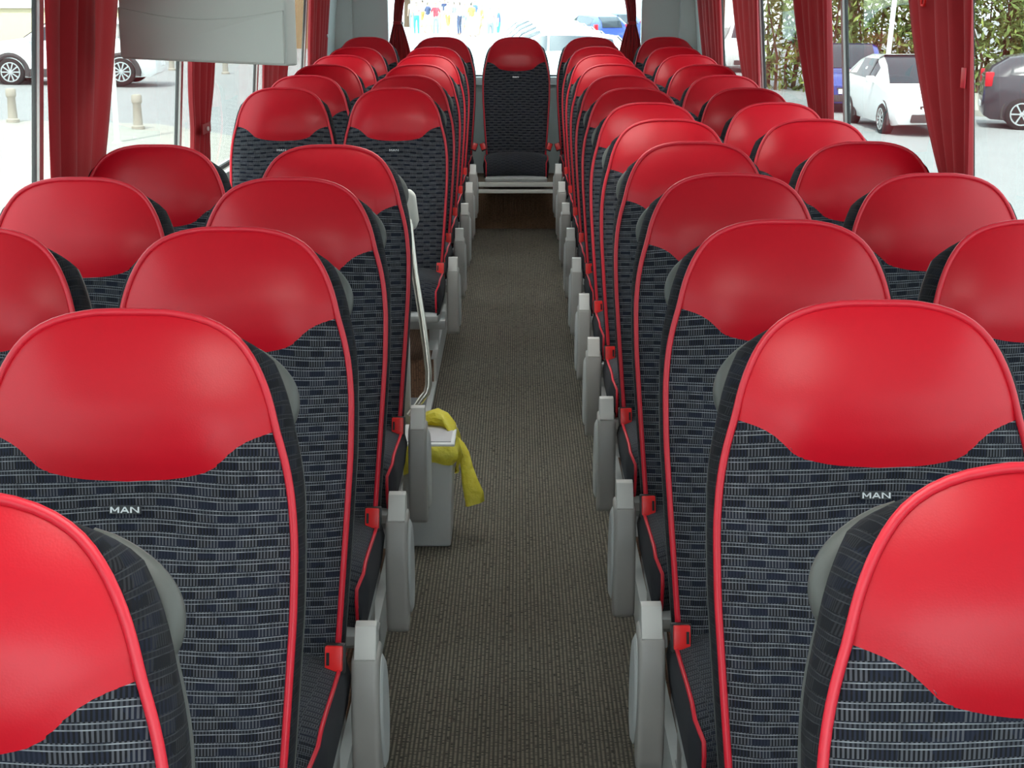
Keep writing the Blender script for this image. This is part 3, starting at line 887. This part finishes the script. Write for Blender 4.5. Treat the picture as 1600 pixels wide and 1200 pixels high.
slab('pavement_left', [(-30, 2), (-3.2, 2), (-3.2, 24), (-6.5, 27.5), (-30, 27.5)], .06, 'paving', 'pale paved area beside the coach with bollards')
slab('pavement_right', [(10.4, 45), (9.7, 36.4), (11.4, 34.7), (24, 34.5), (40, 34.5), (40, 70), (14, 70)], .14, 'paving', 'raised pavement below the oleander hedge')
w_ = tag(MB().box(-60, -8, 52, 53, -1, 1.05).obj('garden_wall', 'pale plaster', bevel=.03), 'low cream garden wall behind the white car', 'wall', kind='structure')
tag(MB().box(-60, -8, 51.9, 53.1, 1.05, 1.55).obj('garden_wall_coping', 'white plaster', bevel=.03), kind='structure', label='white coping along the cream garden wall')
tag(MB().box(-30, 34, 120, 124, -3, 16).obj('building_wall', 'white plaster'), 'bright white building far behind the rear window', 'building', kind='structure')
tag(MB().box(-15, -7.8, 62, 70, -2, 9).obj('building_wall', 'ochre stone', bevel=.03), 'ochre stone house beyond the monitor', 'building', kind='structure')
for k, (px, zc) in enumerate(((20, 26.8), (216, 26.2), (268, 44), (352, 43))):
    p = gpos(px, zc); p.z += .06 if zc < 30 else 0
    h = .60 if zc < 30 else .75
    mb = MB(); mb.lathe([(.115, 0), (.115, .05), (.085, .07), (.070, h - .17), (.085, h - .15), (.092, h - .13), (.092, h - .03), (.075, h - .008), (.02, h)], n=16)
    tag(mb.obj('bollard', 'stone', loc=p), ('stone bollard left of the wide curtain below the car wheel', 'stone bollard showing between the wide curtain and the narrow one', 'far stone bollard beside the narrow strapped curtain', 'far stone bollard beyond the narrow strapped curtain')[k], 'bollard', 'street bollards')
p = gpos(183, 24); tag(MB().lathe([(.10, 0), (.10, .05), (.045, .08), (.04, 5)], n=12).obj('street_pole', 'white plaster', loc=p), 'slim cream street pole beside the wide curtain', 'pole')
p = gpos(1380, 41); mb = MB(); mb.lathe([(.09, 0), (.07, .1), (.07, 3.4), (.02, 3.42)], n=12)
tag(mb.obj('sign_post', 'white plaster', loc=p), 'leaning pale metal post behind the white hatchback', 'post').rotation_euler = (0, R(3), 0)


# ------------------------------------------------------------------ cars
def car(loc, rz, label, paint, L=4.0, Wd=1.72, H=1.5, suv=False, spokes=10, wb=None, clad=False, front_px=True):
    """body faces +x; stations run from nose to tail"""
    e = empty('car', loc, rz, label=label, cat='car')
    wb = wb or L * .62; r_ = .34 if suv else .305
    ax = (L / 2 - L * .19, L / 2 - L * .19 - wb)
    hood = H * (.66 if suv else .60); belt = H * .64
    # (x, bottom z, shoulder z, roof z, half width, roof half width)
    T = [(L / 2, .42, .62, .64, .62, .50), (L / 2 - .10, .24, .72, .76, .76, .60), (L / 2 - .35, .20, hood - .10, hood - .03, .82, .66), (L / 2 - .85, .20, hood - .02, hood + .03, .85, .70), (L / 2 - 1.15, .20, belt, hood + .07, .86, .70),
         (L / 2 - 1.55, .20, belt + .01, H * .87, .86, .64), (L / 2 - 1.95, .20, belt + .02, H * .985, .86, .60), (L * .02, .20, belt + .03, H, .86, .60), (-L * .22, .20, belt + .05, H * .985, .86, .59), (-L / 2 + .50, .20, belt + .07, H * .92, .85, .56),
         (-L / 2 + .18, .22, belt + .07, H * (.80 if suv else .72), .82, .56), (-L / 2 + .04, .30, belt - .08, belt + .02, .76, .58), (-L / 2, .42, .60, .66, .68, .54)]
    k = Wd / 1.72
    v, f = [], []; n = 12
    for x, zb, zs, zr, hw_, hr_ in T:
        hw_ *= k; hr_ *= k
        half = [(hw_ * .88, zb), (hw_ * .98, zb + (zs - zb) * .25), (hw_, zb + (zs - zb) * .6), (hw_ * .985, zs), (hr_ * 1.03, zr - (zr - zs) * .10), (hr_ * .85, zr)]
        v += [(x, y, z) for y, z in half] + [(x, -y, z) for y, z in reversed(half)]
    f = [(j * n + i, j * n + (i + 1) % n, (j + 1) * n + (i + 1) % n, (j + 1) * n + i) for j in range(len(T) - 1) for i in range(n)]
    f += [tuple(range(n)), tuple(range((len(T) - 1) * n, len(T) * n))[::-1]]
    me = MB().add(v, f).mesh('body', paint, ang=35); b = link('body', me, e)
    # glazing: panels a little proud of the body skin
    def skin(j, q, out=.012):      # point on station j side at vertical share q between shoulder and roof
        x, zb, zs, zr, hw_, hr_ = T[j]; hw_ *= k; hr_ *= k
        y0, z0_, y1, z1_ = hw_ * .985, zs, hr_ * 1.03, zr - (zr - zs) * .10
        return (x, y0 + (y1 - y0) * q + out, z0_ + (z1_ - z0_) * q)
    for name, js in (('front_side_window', (5, 6, 7)), ('rear_side_window', (7, 8, 9))):
        for sg in (1, -1):
            lo, hi = .10, .94
            pts = []
            for i, j in enumerate(js):
                p = list(skin(j, lo)); pts.append(p)
            top = [list(skin(j, hi)) for j in js]
            if js[0] == 5: pts[0][0] += .02
            else: pts[0][0] -= .05; top[0][0] -= .05
            if js[-1] == 9: top[-1][0] += .10
            m_ = len(js); vv = [(x, sg * y, z) for x, y, z in pts + top]
            vi = [(x, y - sg * .02, z) for x, y, z in vv]
            ff = [(i, i + 1, m_ + i + 1, m_ + i) for i in range(m_ - 1)]
            N = 2 * m_; loop = list(range(m_)) + list(range(2 * m_ - 1, m_ - 1, -1))
            ff += [tuple(reversed([q + N for q in t_])) for t_ in ff] + [(loop[i], loop[(i + 1) % N], loop[(i + 1) % N] + N, loop[i] + N) for i in range(N)]
            MB().add(vv + vi, ff).obj(name, 'car glass', e)
    def screen(name, js, inset):
        vv = []; dx = .03 if T[js[0]][0] > 0 else -.03; m_ = len(js)
        for j in js:
            q = T[j]; y0 = q[5] * k * inset
            vv += [(q[0] + dx, -y0, q[3] + .012), (q[0] + dx, y0, q[3] + .012)]
        vi = [(x - dx * 1.6, y, z - .03) for x, y, z in vv]; N = 2 * m_
        ff = [(2 * i, 2 * i + 1, 2 * i + 3, 2 * i + 2) for i in range(m_ - 1)]; ff += [tuple(reversed([q + N for q in t_])) for t_ in ff]
        loop = [2 * i for i in range(m_)] + [2 * i + 1 for i in reversed(range(m_))]
        ff += [(loop[i], loop[(i + 1) % N], loop[(i + 1) % N] + N, loop[i] + N) for i in range(N)]
        MB().add(vv + vi, ff).obj(name, 'car glass', e)
    screen('windscreen', (4, 5, 6), .84); screen('rear_window', (11, 10, 9), .80)
    for xw in ax:
        for sg in (1, -1):
            yw = sg * (Wd / 2 - .10)
            w_ = link('wheel', MB().lathe([(r_ * .60, -.10), (r_ * .92, -.105), (r_, -.08), (r_, .08), (r_ * .92, .105), (r_ * .60, .10)], n=28, axis='y').mesh('wheel', 'tyre', ang=50), e, (xw, yw, r_))
            m2 = MB(); m2.lathe([(r_ * .70, .075), (r_ * .70, .108), (r_ * .62, .108), (r_ * .60, .082), (r_ * .59, .070)], n=28, axis='y')
            for q in range(spokes):
                a = 6.28319 * q / spokes; a2 = .085
                p = [(r_ * .12 * math.cos(a - .35), r_ * .12 * math.sin(a - .35)), (r_ * .12 * math.cos(a + .35), r_ * .12 * math.sin(a + .35)), (r_ * .64 * math.cos(a + a2), r_ * .64 * math.sin(a + a2)), (r_ * .64 * math.cos(a - a2), r_ * .64 * math.sin(a - a2))]
                m2.prism(p, .088, .110, axis='y')
            m2.lathe([(r_ * .14, .08), (r_ * .14, .116), (r_ * .05, .118)], n=12, axis='y')
            ro = m2.obj('rim', 'alloy', w_)
            if sg < 0: ro.rotation_euler = (0, 0, math.pi)
            # wheel arch lip
            m3 = MB(); pts = [(math.cos(a) * r_ * 1.19, 0, math.sin(a) * r_ * 1.19) for a in [math.pi * (q / 16) * 1.16 - .25 for q in range(17)]]
            m3.tube(pts, .075 if clad else .03, 8); m3.obj('wheel_arch', 'cladding' if clad or paint != 'car dark' else 'cladding', e, loc=(xw, sg * (Wd / 2 - (.055 if clad else .05)), r_))
    if clad:
        for sg in (1, -1): MB().box(ax[1] + .4, ax[0] - .4, sg * (Wd / 2 - .04) - .03, sg * (Wd / 2 - .04) + .03, .22, .42).obj('sill_cladding', 'cladding', e, .02)
    MB().box(L / 2 - .10, L / 2 + .012, -.46 * k, .46 * k, .28, .44).obj('front_grille', 'cladding', e, .02)
    MB().box(L / 2 - .06, L / 2 + .005, -.30 * k, .30 * k, .54, .60).obj('upper_grille', 'cladding', e, .01)
    pl = MB().box(L / 2 + .012, L / 2 + .022, -.26, .26, .46, .57).obj('number_plate', 'plate white', e, .003)
    MB().box(L / 2 + .020, L / 2 + .025, .20, .26, .46, .57).obj('plate_band', 'plate blue', pl)
    for sg in (1, -1):
        MB().add([(L / 2 - .07, sg * .46 * k, .63), (L / 2 - .12, sg * .74 * k, .64), (L / 2 - .38, sg * .83 * k, .78), (L / 2 - .34, sg * .72 * k, .82), (L / 2 - .14, sg * .46 * k, .745)] + [(L / 2 - .25, sg * .46 * k, .60), (L / 2 - .30, sg * .70 * k, .60), (L / 2 - .45, sg * .78 * k, .70), (L / 2 - .45, sg * .70 * k, .74), (L / 2 - .30, sg * .46 * k, .68)],
                 [(0, 1, 2, 3, 4), (9, 8, 7, 6, 5)] + [(i, (i + 1) % 5, 5 + (i + 1) % 5, 5 + i) for i in range(5)]).obj('head_lamp', 'head lamp', e, .008)
        MB().box(-L / 2 + .02, -L / 2 + .20, sg * .73 * k - .08, sg * .73 * k + .08, belt - .14, belt + .16).obj('tail_lamp', 'tail lamp', e, .03)
        MB().box(L / 2 - 1.42, L / 2 - 1.30, sg * (Wd / 2 + .07) - .09, sg * (Wd / 2 + .07) + .09, belt + .02, belt + .15).obj('door_mirror', paint, e, .04)
    MB().box(-L / 2 - .012, -L / 2 + .06, -.26, .26, .46, .57).obj('rear_plate', 'plate white', e, .003)
    return e


p = gpos(117, 37.5); car((p.x + .02, p.y, p.z), R(180) + R(3), 'white crossover with dark cladding parked side-on beyond the wide curtain', 'car white', 4.35, 1.80, 1.62, True, 10, 2.66, True)
car((7.98, Yof(29.3, -1.07) + 1.9, gz(7.98)), R(-87), 'white hatchback facing the coach beside the wide curtain', 'car white', 3.85, 1.70, 1.50)
car((8.0, Yof(34.6, -1.07) + 2.0, gz(8.0)), R(-101), 'blue hatchback parked behind the white hatchback', 'car blue', 4.0, 1.72, 1.52)
car((8.1, Yof(51, -1.07) + 2.0, gz(8.1)), R(-99), 'distant white car facing the coach between two curtains', 'car white', 4.1, 1.76, 1.62, True)
p = gpos(1640, 31.5); car((p.x + .85, p.y + .6, p.z), R(-13), 'dark car at the edge of the view with its red tail lamp showing', 'car dark', 4.2, 1.76, 1.62, True, 6)
p = gpos(862, 40); car((p.x, p.y, p.z), R(180) - R(4), 'pale white car parked across the rear window, closest to the coach', 'car white', 4.4, 1.76, 1.52)
for k in range(4):
    p = gpos(850 - 6 * k, 45 + 4.4 * k)
    car((p.x, p.y, p.z), R(180) - R(4), ('second', 'third', 'fourth', 'fifth')[k] + ' pale car in the parked line behind the rear window', ('car silver', 'car white', 'car silver', 'car white')[k], 4.3, 1.74, 1.50)
p = gpos(925, 66); car((p.x, p.y, p.z), R(112), 'blue car with red tail lamp beyond the parked line', 'car blue', 4.1, 1.74, 1.60, True)
p = gpos(955, 76); car((p.x, p.y, p.z), R(112), 'farthest navy car beside the tied rear curtain', 'car navy', 4.1, 1.74, 1.55)

# ------------------------------------------------------------------ people in the crowd behind the rear window
def body_mesh(pose):
    J = {'pel': (0, 0, .95), 'sto': (0, .01, 1.12), 'che': (0, 0, 1.32), 'nek': (0, .01, 1.47), 'hea': (0, -.01, 1.60), 'top': (0, 0, 1.70)}
    rad = {'pel': .145, 'sto': .125, 'che': .140, 'nek': .055, 'hea': .092, 'top': .075}
    E = [('pel', 'sto'), ('sto', 'che'), ('che', 'nek'), ('nek', 'hea'), ('hea', 'top')]
    for s, q in ((1, 'r'), (-1, 'l')):
        st = pose['stride'] * s
        J.update({'sh' + q: (.17 * s, 0, 1.40), 'el' + q: (.23 * s, pose['elbow'][s] * .1, 1.13), 'wr' + q: (.22 * s + pose['hand'][s][0] * s, pose['hand'][s][1], pose['hand'][s][2]), 'hn' + q: (.22 * s + pose['hand'][s][0] * s, pose['hand'][s][1] - .03, pose['hand'][s][2] - .09),
                  'hp' + q: (.095 * s, 0, .88), 'kn' + q: (.10 * s, -.03 + st * .5, .50), 'an' + q: (.10 * s, st, .09), 'to' + q: (.11 * s, st - .16, .035)})
        rad.update({'sh' + q: .065, 'el' + q: .043, 'wr' + q: .030, 'hn' + q: .034, 'hp' + q: .095, 'kn' + q: .060, 'an' + q: .042, 'to' + q: .036})
        E += [('che', 'sh' + q), ('sh' + q, 'el' + q), ('el' + q, 'wr' + q), ('wr' + q, 'hn' + q), ('pel', 'hp' + q), ('hp' + q, 'kn' + q), ('kn' + q, 'an' + q), ('an' + q, 'to' + q)]
    keys = list(J); idx = {k: i for i, k in enumerate(keys)}
    me = bpy.data.meshes.new('person'); me.from_pydata([J[k] for k in keys], [(idx[a], idx[b]) for a, b in E], [])
    o = bpy.data.objects.new('tmp', me); COL.objects.link(o)
    md = o.modifiers.new('skin', 'SKIN'); md.use_smooth_shade = True
    for k in keys: me.skin_vertices[0].data[idx[k]].radius = (rad[k], rad[k] * .85)
    me.skin_vertices[0].data[idx['pel']].use_root = True
    sb = o.modifiers.new('sub', 'SUBSURF'); sb.levels = 1; sb.render_levels = 1
    dg = bpy.context.evaluated_depsgraph_get(); out = bpy.data.meshes.new_from_object(o.evaluated_get(dg))
    bpy.data.objects.remove(o); out.name = 'person'
    out.materials.clear()
    for m_ in ('skin', 'cloth white', 'cloth navy', 'hair'): out.materials.append(MATS[m_])
    for p in out.polygons:
        c = p.center; p.use_smooth = True
        if c.z > 1.66 or (c.z > 1.56 and c.y > .03): p.material_index = 3
        elif c.z > 1.46: p.material_index = 0
        elif c.z > 1.00: p.material_index = 0 if (abs(c.x) > .185 and c.z < 1.22) else 1
        elif c.z > pose['hem'] and abs(c.x) < .2: p.material_index = 2
        else: p.material_index = 0
    return out


POSES = [body_mesh({'stride': .0, 'elbow': {1: 0, -1: 0}, 'hand': {1: (.02, -.02, .88), -1: (.02, -.02, .88)}, 'hem': .10}),
         body_mesh({'stride': .20, 'elbow': {1: 1, -1: -1}, 'hand': {1: (.0, -.16, .92), -1: (.0, .14, .92)}, 'hem': .48}),
         body_mesh({'stride': .06, 'elbow': {1: .3, -1: .3}, 'hand': {1: (-.10, -.22, 1.12), -1: (.02, 0, .88)}, 'hem': .10})]
rnd = random.Random(11)
crowd = [(651, 80, 'pink', 'teal', 'pink top and bright teal skirt'), (669, 84, 'navy', 'white', 'navy top and white trousers'), (681, 80, 'red', 'grey', 'red shirt and grey trousers'), (688, 90, 'white', 'khaki', 'white shirt and khaki shorts'),
         (700, 83, 'white', 'orange', 'white shirt and orange shorts'), (709, 92, 'grey', 'white', 'grey shirt and white trousers'), (718, 82, 'white', 'navy', 'white shirt and navy trousers'), (726, 86, 'white', 'grey', 'white shirt and grey trousers'),
         (737, 80, 'orange', 'white', 'orange top and white trousers'), (742, 94, 'blue', 'white', 'blue top and pale trousers'), (753, 82, 'orange', 'khaki', 'orange top and khaki shorts'), (766, 72, 'pink', 'grey', 'dusty pink top and grey trousers'),
         (779, 72, 'blue', 'teal', 'bright blue top and teal trousers'), (660, 95, 'white', 'orange', 'pale top and orange skirt'), (644, 88, 'white', 'grey', 'white top standing next to the tied curtain'), (695, 97, 'navy', 'khaki', 'navy top and khaki trousers')]
for i, (px, zc, top, low, txt) in enumerate(crowd):
    p = gpos(px, zc); o = link('person', POSES[i % 3], None, p, rnd.uniform(-2.6, 2.6)); sc_ = rnd.uniform(.95, 1.06); o.scale = (sc_, sc_, sc_)
    for sl, m_ in ((1, 'cloth ' + top), (2, 'cloth ' + low)):
        o.material_slots[sl].link = 'OBJECT'; o.material_slots[sl].material = MATS[m_]
    tag(o, 'distant person in ' + txt + ', in the street crowd', 'person', 'crowd in the street')


# ------------------------------------------------------------------ hedge and trees
def leafy(name, n, fn, size, m, seed):
    rnd = random.Random(seed); v, f = [], []
    for _ in range(n):
        c = Vector(fn(rnd)); a = Vector((rnd.uniform(-1, 1), rnd.uniform(-1, 1), rnd.uniform(-1, 1))).normalized(); b = a.orthogonal().normalized()
        b.rotate(Matrix.Rotation(rnd.uniform(0, 6.28), 3, a)); s = size * rnd.uniform(.6, 1.3); o = len(v); d = a.cross(b)
        v += [c - b * s, c + d * s * .28 + a * s * .1, c + b * s, c - d * s * .28 + a * s * .1]; f.append((o, o + 1, o + 2, o + 3))
    return mesh(name, v, f, m, False)


HY = lambda rnd: 40 + rnd.uniform(-1.3, 1.3)
hd = empty('oleander_hedge', (20, 42, gz(20)), label='tall oleander hedge behind the parked cars, brown stems below green leaves', cat='hedge')
def hfn(r):
    x = r.uniform(-13, 22); top = 6.2 + 1.4 * math.sin(x * .9) + .8 * math.sin(x * 2.3); z = .3 + (top) * r.random() ** .8
    if -6.5 < x < -4.3 and z > 2.9: z = r.uniform(.3, 2.9)
    return (x, r.uniform(-1.2, 1.2) - .22 * (x + 4), z)
lv = link('foliage', leafy('foliage', 52000, hfn, .17, 'leaf', 2), hd); lv['kind'] = 'stuff'
lv = link('flowering_tips', leafy('flowering_tips', 9000, hfn, .13, 'leaf light', 5), hd); lv['kind'] = 'stuff'
mb = MB(); r2 = random.Random(9)
for k in range(120):
    x = r2.uniform(-13, 22); y = r2.uniform(-.8, .8) - .22 * (x + 4); mb.tube([(x, y, 0), (x + r2.uniform(-.2, .2), y, 1.2), (x + r2.uniform(-.5, .5), y + r2.uniform(-.3, .3), 2.8)], [.05, .04, .02], 5)
st = mb.obj('stems', 'bark', hd); st['kind'] = 'stuff'
def tree(loc, h, r_, label, m, seed, n=6000):
    e = empty('tree', loc, label=label, cat='tree')
    rr = random.Random(seed)
    mb = MB(); mb.tube([(0, 0, -.1), (.05, 0, h * .3), (-.05, .05, h * .6), (0, 0, h * .8)], [.22, .17, .12, .05], 8)
    for k in range(5):
        a = k * 1.26; mb.tube([(0, 0, h * .45), (r_ * .4 * math.cos(a), r_ * .4 * math.sin(a), h * .65), (r_ * .7 * math.cos(a), r_ * .7 * math.sin(a), h * .8)], [.09, .06, .03], 6)
    mb.obj('trunk', 'bark', e)
    cl = [(rr.uniform(-.6, .6) * r_, rr.uniform(-.6, .6) * r_, h * .78 + rr.uniform(-.35, .4) * r_, r_ * rr.uniform(.35, .6)) for _ in range(14)]
    def fn(q):
        c = q.choice(cl); d = Vector((q.gauss(0, 1), q.gauss(0, 1), q.gauss(0, 1))).normalized() * c[3] * q.random() ** .4
        return (c[0] + d.x, c[1] + d.y, c[2] + d.z)
    c = link('crown', leafy('crown', n, fn, .22, m, seed), e); c['kind'] = 'stuff'
tree((12.5, 58, gz(12.5)), 8, 3.2, 'dark leafy tree beyond the blue car', 'leaf', 3)
tree((8.6, 66, gz(8.6)), 8, 2.6, 'slim leafy tree beside the distant white car', 'leaf', 4)
tree((-18, 56, gz(-18)), 5, 3.0, 'light green tree above the cream garden wall', 'leaf light', 6)
tree((-7.0, 98, gz(-7)), 9, 3.0, 'pale green tree behind the street crowd', 'leaf light', 8)
